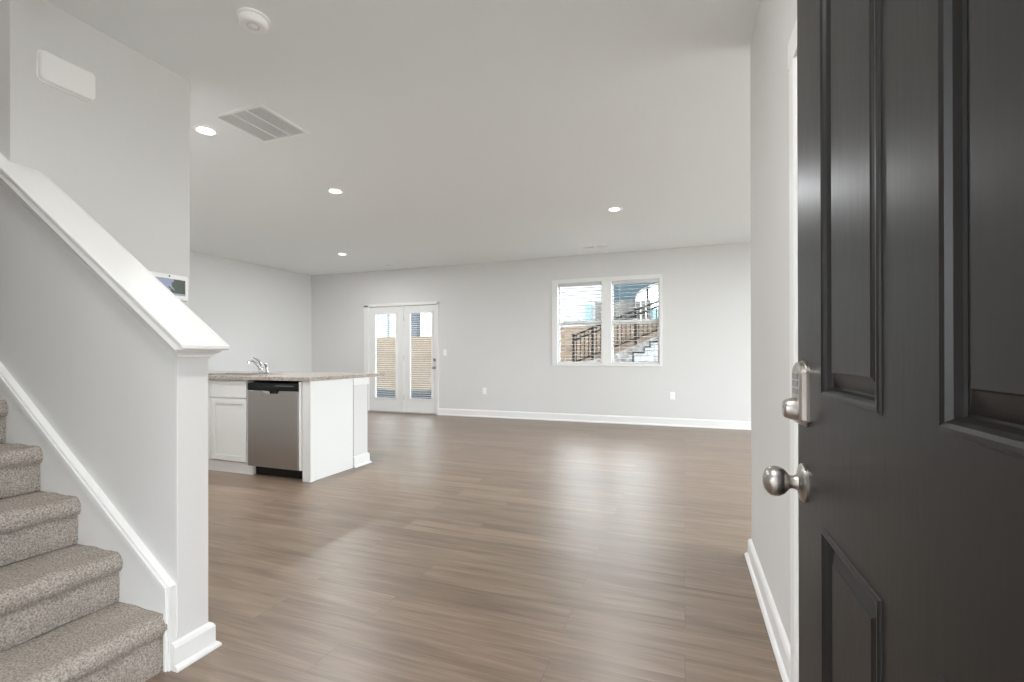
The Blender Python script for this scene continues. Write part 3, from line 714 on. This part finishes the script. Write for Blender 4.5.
for x, y, l in spots[1:]:
    c = copy_tree(first); c.location = (x, y, H); c['label'] = l
for x, y, l in spots:
    ld = bpy.data.lights.new('downlight_glow', 'AREA'); ld.shape = 'DISK'; ld.size = 0.12; ld.energy = LAMP_W; ld.color = (0.96, 0.98, 1.0)
    lo = bpy.data.objects.new('downlight_glow', ld); C.objects.link(lo); lo.location = (x, y, H - 0.012)

# dome lights added out of view to brighten the foyer and stairwell
t = thing('fill_dome_light', 'round frosted dome light added unseen on the foyer ceiling', 'ceiling light', (-0.50, 0.50, H), group='added fill dome lights')
MB().lathe([(0, 0.165), (0.02, 0.165), (0.024, 0.15), (0.024, 0)], (0, 0, 0), (0, 0, -1), 40).build('canopy', 'nickel', t, smooth=True)
MB().lathe([(0.024, 0.15), (0.05, 0.146), (0.08, 0.12), (0.10, 0.07), (0.108, 0)], (0, 0, 0), (0, 0, -1), 40).build('glass_dome', 'dome', t, smooth=True)
c = copy_tree(t); c.location = (-3.3, 0.62, 5.2); c['label'] = 'round frosted dome light added unseen high in the stairwell'
# return air grille
vt = thing('return_air_grille', 'square white return air grille in the ceiling', 'vent', (-2.813, 2.515, H))
x0, x1, y0, y1 = -3.048, -2.605, 2.300, 2.735
mb = MB(); f = 0.026; z0, z1 = H - 0.007, H
mb.box(x0, y0, z0, x1, y0 + f, z1); mb.box(x0, y1 - f, z0, x1, y1, z1); mb.box(x0, y0 + f, z0, x0 + f, y1 - f, z1); mb.box(x1 - f, y0 + f, z0, x1, y1 - f, z1)
child(mb.build('frame', 'plastic', bevel=0.002), vt)
mb = MB()
for k in (1, 2): xx = x0 + f + (x1 - x0 - 2 * f) * k / 3; mb.box(xx - 0.004, y0 + f, z0 - 0.0005, xx + 0.004, y1 - f, z1)
child(mb.build('divider', 'plastic'), vt)
child(MB().box(x0 + f, y0 + f, H - 0.0012, x1 - f, y1 - f, H - 0.0002).build('backing', 'grille'), vt)
mb = MB(); n = 30
for k in range(n):
    yy = y0 + f + (y1 - y0 - 2 * f) * (k + 0.5) / n; mb.prism([(yy - 0.0035, z0 + 0.001), (yy - 0.0025, z0 + 0.001), (yy + 0.004, z1 - 0.001), (yy + 0.003, z1 - 0.001)], 'x', x0 + f, x1 - f)
child(mb.build('louvers', 'plastic'), vt)
# supply register near the far wall
rg = thing('supply_register', 'small white supply register in the ceiling near the far window', 'vent', (-1.26, 7.08, H))
mb = MB(); x0, x1, y0, y1 = -1.47, -1.05, 7.02, 7.15; f = 0.02
mb.box(x0, y0, z0, x1, y0 + f, z1); mb.box(x0, y1 - f, z0, x1, y1, z1); mb.box(x0, y0 + f, z0, x0 + f, y1 - f, z1); mb.box(x1 - f, y0 + f, z0, x1, y1 - f, z1); mb.box(-1.275, y0 + f, z0, -1.245, y1 - f, z1)
child(mb.build('frame', 'plastic', bevel=0.002), rg)
child(MB().box(x0 + f, y0 + f, H - 0.0012, x1 - f, y1 - f, H - 0.0002).build('backing', 'plastic'), rg)
mb = MB()
for k in range(6):
    yy = y0 + f + (y1 - y0 - 2 * f) * (k + 0.5) / 6; mb.prism([(yy - 0.004, z0 + 0.001), (yy - 0.003, z0 + 0.001), (yy + 0.004, z1 - 0.001), (yy + 0.003, z1 - 0.001)], 'x', x0 + f, x1 - f)
child(mb.build('louvers', 'plastic'), rg)
# smoke detectors
sd = thing('smoke_detector', 'large round white smoke detector on the ceiling above the stair rail', 'smoke detector', (-1.978, 1.708, H))
MB().lathe([(0, 0.074), (0.008, 0.074), (0.010, 0.072), (0.013, 0.068)], (0, 0, 0), (0, 0, -1), 48).build('base', 'plastic', sd, smooth=True)
MB().lathe([(0.010, 0.0), (0.012, 0.066), (0.020, 0.068), (0.038, 0.064), (0.044, 0.057), (0.045, 0.050), (0.041, 0.036), (0.0405, 0.020), (0.044, 0.014), (0.044, 0)], (0, 0, 0), (0, 0, -1), 48).build('cover', 'plastic', sd, smooth=True)
o = MB().lathe([(0.041, 0.030), (0.0425, 0.028), (0.0425, 0.024), (0.041, 0.022)], (0, 0, 0), (0, 0, -1), 32).build('vent_slot', 'grille', sd)
o = MB().lathe([(0, 0.045), (0.012, 0.044), (0.022, 0.036), (0.024, 0)], (-5.08, 7.23, H), (0, 0, -1), 28).build('round_sensor', 'plastic', smooth=True)
tag(o, 'tiny round white sensor on the ceiling above the glass doors', 'sensor')

# door chime on the hall wall
def rrect(y0, y1, z0, z1, r, n=6):
    out = []
    for cy, cz, a in ((y1 - r, z1 - r, 0), (y0 + r, z1 - r, 1), (y0 + r, z0 + r, 2), (y1 - r, z0 + r, 3)):
        for k in range(n + 1): t = PI / 2 * (a + k / n); out.append((cy + r * math.cos(t), cz + r * math.sin(t)))
    return out
mb = MB(); loft(mb, [(SX, rrect(1.252, 1.476, 2.352, 2.498, 0.022)), (SX + 0.008, rrect(1.252, 1.476, 2.352, 2.498, 0.022)), (SX + 0.010, rrect(1.256, 1.472, 2.356, 2.494, 0.020)), (SX + 0.026, rrect(1.257, 1.471, 2.357, 2.493, 0.020)), (SX + 0.031, rrect(1.262, 1.466, 2.362, 2.488, 0.018))])
ch = mb.build('door_chime', 'plastic'); tag(ch, 'white rounded door chime box high on the tall hall wall', 'door chime')
# alarm panel
ap = thing('alarm_panel', 'white alarm panel with a lit landscape picture, behind the stair rail', 'wall panel', (SX, 1.838, 1.482))
child(MB().box(SX, 1.730, 1.408, SX + 0.018, 1.944, 1.556).build('housing', 'plastic', bevel=0.008, seg=4), ap)
o = MB().box(-0.0005, -0.085, -0.045, 0.0006, 0.085, 0.047).build('screen', 'screen', ap); o.location = (0.0185, 0, 0.000); tag(o, 'lit screen with sky and dark trees')
o = MB().lathe([(0, 0.005), (0.001, 0.0)], (0.0182, -0.005, 0.062), (1, 0, 0), 12).build('camera_lens', 'black', ap)
o = MB().box(SX, 1.88, 1.362, SX + 0.012, 1.945, 1.402).build('shadow_plate', 'grille', bevel=0.002)  # grey plate stands for the shadow below the panel's bracket
tag(o, 'small grey plate standing for the bracket shadow just under the alarm panel', 'shadow plate')

# switch and outlets
def plate(x, z, label, kind_, group=None):
    t = thing('light_switch' if kind_ == 's' else 'wall_outlet', label, 'light switch' if kind_ == 's' else 'outlet', (x, FY, z), group=group)
    MB().box(-0.036, -0.006, -0.058, 0.036, 0, 0.058).build('plate', 'plastic', t, bevel=0.003)
    if kind_ == 's': MB().box(-0.016, -0.010, -0.033, 0.016, -0.004, 0.033).build('rocker', 'plastic', t, bevel=0.002)
    else:
        for zz in (-0.02, 0.02):
            s_ = MB().box(-0.016, -0.0085, zz - 0.014, 0.016, -0.004, zz + 0.014).build('socket', 'plastic', t, bevel=0.003)
            mb = MB(); mb.box(-0.008, -0.0092, zz - 0.004, -0.006, -0.008, zz + 0.006); mb.box(0.006, -0.0092, zz - 0.004, 0.008, -0.008, zz + 0.006)
            mb.build('slot', 'black', s_)
    return t
plate(-4.116, 1.148, 'white light switch beside the glass doors', 's')
plate(-3.328, 0.462, 'white wall outlet low on the far wall, left of the window', 'o', 'outlets on the far wall')
plate(-0.173, 0.466, 'white wall outlet low on the far wall, right of the window', 'o', 'outlets on the far wall')

# ------------------------------------------------------------------ outside
struct(MB().box(-40, -25, -0.5, 30, 12.4, -0.16).build('ground', 'grass'), 'yard around the house', 'ground')
struct(MB().box(-8.0, FY + 0.16, -0.16, 1.5, 10.2, -0.03).build('patio', 'concrete'), 'concrete patio slab behind the house', 'patio')
struct(MB().box(-2.2, -4.0, -0.16, 2.0, -0.06, -0.02).build('porch_slab', 'concrete'), 'concrete slab at the front door', 'porch')
struct(MB().box(-40, 12.4, -0.5, 30, 60, 1.55).build('upper_yard', 'grass'), 'raised yard beyond the retaining wall', 'ground')
# retaining wall: a gently rising top
mb = MB(); mb.prism([(-22, -0.3), (-22, 1.66), (-7, 1.66), (-3.1, 1.84), (-1.9, 1.88), (2.5, 2.15), (2.5, -0.3)], 'y', 12.0, 12.4)
tag(mb.build('retaining_wall', 'block'), 'tan block retaining wall behind the house', 'retaining wall')
struct(MB().box(-9, -14, -0.16, 16, -0.06, -0.10).build('driveway', 'concrete'), 'pale concrete driveway added unseen before the house', 'driveway')  # unseen slab added to shape daylight bouncing in from the front
struct(MB().box(EX + 0.16, -0.06, -0.16, 14, 9.5, -0.10).build('bounce_paving', 'paving'), 'pale concrete paving added unseen beside the house for bounce light', 'paving')  # pale ground added out of view, bounces daylight up to the ceiling
# porch roof and house across the street, added unseen to darken door reflections
mb = MB(); mb.box(-2.3, -3.6, 2.42, 2.1, -0.06, 2.60)
struct(mb.build('added_porch_roof', 'whiteflat'), 'flat roof added unseen over the front porch', 'porch')
for px in (-2.2, 1.9): struct(MB().box(px - 0.07, -3.55, -0.1, px + 0.07, -3.41, 2.42).build('porch_post', 'trim', bevel=0.01), 'square white post of the added front porch, %s side' % ('left' if px < 0 else 'right'), 'post')
hs_ = thing('added_brick_house', 'brown brick house added unseen across the street', 'house', (0, -20, 0))
child(MB().box(-14, -26, -0.2, 14, -17, 5.5).build('house_body', 'block'), hs_)
child(MB().prism([(-26.6, 5.4), (-21.5, 8.5), (-16.4, 5.4)], 'x', -14.6, 14.6).build('roof', 'roof'), hs_)
# silt fence strip
mb = MB(); top = []
xx = -11.0
while xx < -3.4: top.append((xx, 0.20 + 0.07 * noise.noise(Vector((xx * 1.6, 0, 3))) + 0.02 * random.random())); xx += 0.16
mb.prism([(-11.0, -0.16)] + top + [(-3.4, -0.16)], 'y', 10.40, 10.43)
sf = mb.build('silt_fence', 'silt'); tag(sf, 'low black fabric silt fence at the foot of the tan wall', 'fence')
# sloping metal fence
def ft(x): return 1.591 + 0.385 * (x + 2.535)       # top of the posts
def fb(x): return 0.905 + 0.385 * (x + 2.535)
mf = thing('metal_fence', 'black metal picket fence climbing the slope outside the window', 'fence', (-1.5, 11.2, 0.9))
posts = [-2.535, -2.088 + 0.02, -1.063, -0.05, 0.95]
for x in posts: child(MB().box(x - 0.025, 11.175, fb(x) - 0.15, x + 0.025, 11.225, ft(x) + 0.03).build('post', 'outmetal', bevel=0.004), mf)
mb = MB()
for dz in (0, 0.115): mb.prism([(-2.535, ft(-2.535) - dz), (0.95, ft(0.95) - dz), (0.95, ft(0.95) - dz - 0.042), (-2.535, ft(-2.535) - dz - 0.042)], 'y', 11.185, 11.215)
mb.prism([(-2.535, fb(-2.535) + 0.03), (0.95, fb(0.95) + 0.03), (0.95, fb(0.95)), (-2.535, fb(-2.535))], 'y', 11.185, 11.215)
child(mb.build('rail', 'outmetal'), mf)
mb = MB(); x = -2.46
while x < 0.9: mb.box(x - 0.010, 11.190, fb(x) - 0.02, x + 0.010, 11.208, ft(x) - 0.01); x += 0.098
child(mb.build('pickets', 'outmetal'), mf)
# gravel bank under the fence, stepped pale block wall with black edging
mb = MB(); mb.prism([(-2.9, -0.2), (-2.9, 0.80), (-1.7, 1.06), (-1.1, 1.30), (-0.5, 1.56), (1.2, 2.2), (1.2, -0.2)], 'y', 11.02, 11.16)
struct(mb.build('bank', 'bank'), 'pale gravel bank below the metal fence', 'ground')
SP = [(-1.042, 1.144), (-0.808, 1.263), (-0.682, 1.375), (-0.44, 1.49), (-0.2, 1.61), (0.05, 1.73)]
pts = [(-1.9, -0.2), (-1.9, 0.92), (-1.042, 0.92)]
for i, (x, z) in enumerate(SP):
    pts.append((x, z)); pts.append((SP[i + 1][0] if i + 1 < len(SP) else 0.6, z))
pts.append((0.6, -0.2))
sw = MB().prism(pts, 'y', 10.5, 10.98).build('stepped_block_wall', 'paleblock'); tag(sw, 'pale block wall stepping up to the right with black edging', 'retaining wall')
mb = MB(); e_ = 0.024; zprev = 0.92
for i, (x, z) in enumerate(SP):
    x2 = SP[i + 1][0] if i + 1 < len(SP) else 0.6
    mb.box(x - e_, 10.49, zprev, x + 0.004, 10.99, z + e_); mb.box(x + 0.004, 10.49, z, x2 - e_, 10.99, z + e_); zprev = z
tag(mb.build('edging', 'outmetal', sw), 'black stepped edging')
# weathered wood fence
wf = thing('wood_fence', 'weathered grey wood privacy fence beyond the metal fence', 'fence', (-1.7, 13.4, 1.55))
mb = MB(); x = -2.36
while x < -0.98:
    h_ = 2.60 + 0.02 * random.random(); mb.box(x, 13.4, 1.55, x + 0.125, 13.42, h_); x += 0.137
child(mb.build('boards', 'woodfence'), wf)
for x in (-2.40, -1.68, -0.99): child(MB().box(x, 13.42, 1.55, x + 0.07, 13.49, 2.66).build('post', 'woodfence', bevel=0.004), wf)


def far_window(parent, x0, x1, z0, z1, y, mat='outglass'):
    f = MB(); t = 0.07
    f.box(x0 - t, y - 0.06, z0 - t, x0, y, z1 + t); f.box(x1, y - 0.06, z0 - t, x1 + t, y, z1 + t); f.box(x0, y - 0.06, z0 - t, x1, y, z0); f.box(x0, y - 0.06, z1, x1, y, z1 + t)
    f.box((x0 + x1) / 2 - 0.02, y - 0.05, z0, (x0 + x1) / 2 + 0.02, y, z1); f.box(x0, y - 0.05, (z0 + z1) / 2 - 0.02, x1, y, (z0 + z1) / 2 + 0.02)
    fo = child(f.build('house_window', 'whiteflat'), parent)
    p = MB().box(x0, y - 0.03, z0, x1, y - 0.01, z1).build('pane', mat, fo); p.matrix_parent_inverse = Matrix()
    return fo


# blue house with an arched porch
bh = thing('blue_house', 'blue sided house with an arched porch seen in the right window half', 'house', (-1.2, 23, 1.55))
ax0, ax1, acx = -2.12, 1.9, -0.1
pts = [(-3.15, 1.55), (-3.15, 5.3), (2.6, 5.3), (2.6, 1.55), (ax1, 1.55)]
for k in range(17):
    t = PI * k / 16; pts.append((acx + (ax1 - acx) * math.cos(t), 3.72 + 0.75 * math.sin(t)))
pts.append((ax0, 1.55))
child(MB().prism(pts, 'y', 22.0, 22.15).build('front_wall', 'blue'), bh)
child(MB().box(-3.15, 22.15, 1.55, 2.6, 30, 5.3).build('house_body', 'whitesiding2'), bh)
mb = MB(); arc = []
for k in range(17):
    t = PI * k / 16; arc.append((acx + (ax1 - acx) * math.cos(t), 3.72 + 0.75 * math.sin(t)))
for a, b in zip(arc, arc[1:]): mb.prism([a, b, (b[0], b[1] - 0.07), (a[0], a[1] - 0.07)], 'y', 21.95, 22.05)
child(mb.build('arch_trim', 'roof'), bh)
mb = MB(); mb.prism([(-3.4, 5.2), (-0.3, 7.2), (3.0, 5.2)], 'y', 21.7, 30.3); child(mb.build('roof', 'roof'), bh)
child(MB().box(-1.60, 21.9, 1.55, -1.52, 21.98, 4.2).build('porch_post', 'outmetal'), bh)
mb = MB(); mb.box(-1.42, 22.05, 1.55, -1.05, 22.149, 3.2); child(mb.build('entry_door', 'lightblue'), bh)
# white house seen in the left half of the window
wh = thing('white_house', 'white sided house with light blue entry seen in the left window half', 'house', (-5.5, 25, 1.55))
child(MB().box(-8.2, 24.0, 1.55, -3.9, 32, 6.2).build('house_body', 'whitesiding'), wh)
mb = MB(); mb.prism([(-8.6, 6.1), (-6.1, 8.0), (-3.8, 6.1)], 'y', 23.7, 32.3); child(mb.build('roof', 'whiteflat'), wh)
child(MB().box(-4.78, 23.9, 2.4, -4.46, 24.0, 3.74).build('entry_door', 'lightblue'), wh)
far_window(wh, -6.55, -6.05, 2.75, 3.25, 24.0)
# white house behind the glass doors
w2 = thing('white_house', 'white sided house with a navy porch column seen through the glass doors', 'house', (-13.5, 19, 1.55))
child(MB().box(-20, 18.5, 1.55, -9.6, 27, 5.2).build('house_body', 'whitesiding2'), w2)
mb = MB(); mb.prism([(-20.5, 5.1), (-14.8, 7.6), (-9.2, 5.1)], 'y', 17.0, 27.4); child(mb.build('roof', 'roof'), w2)
far_window(w2, -13.65, -13.1, 2.35, 3.1, 18.5)
far_window(w2, -10.95, -10.45, 2.15, 2.75, 18.5)
child(MB().box(-10.87, 17.0, 1.55, -10.52, 17.3, 5.1).build('porch_column', 'navy', bevel=0.01), w2)
child(MB().box(-13.02, 18.38, 1.55, -12.9, 18.5, 5.1).build('downspout', 'roof'), w2)
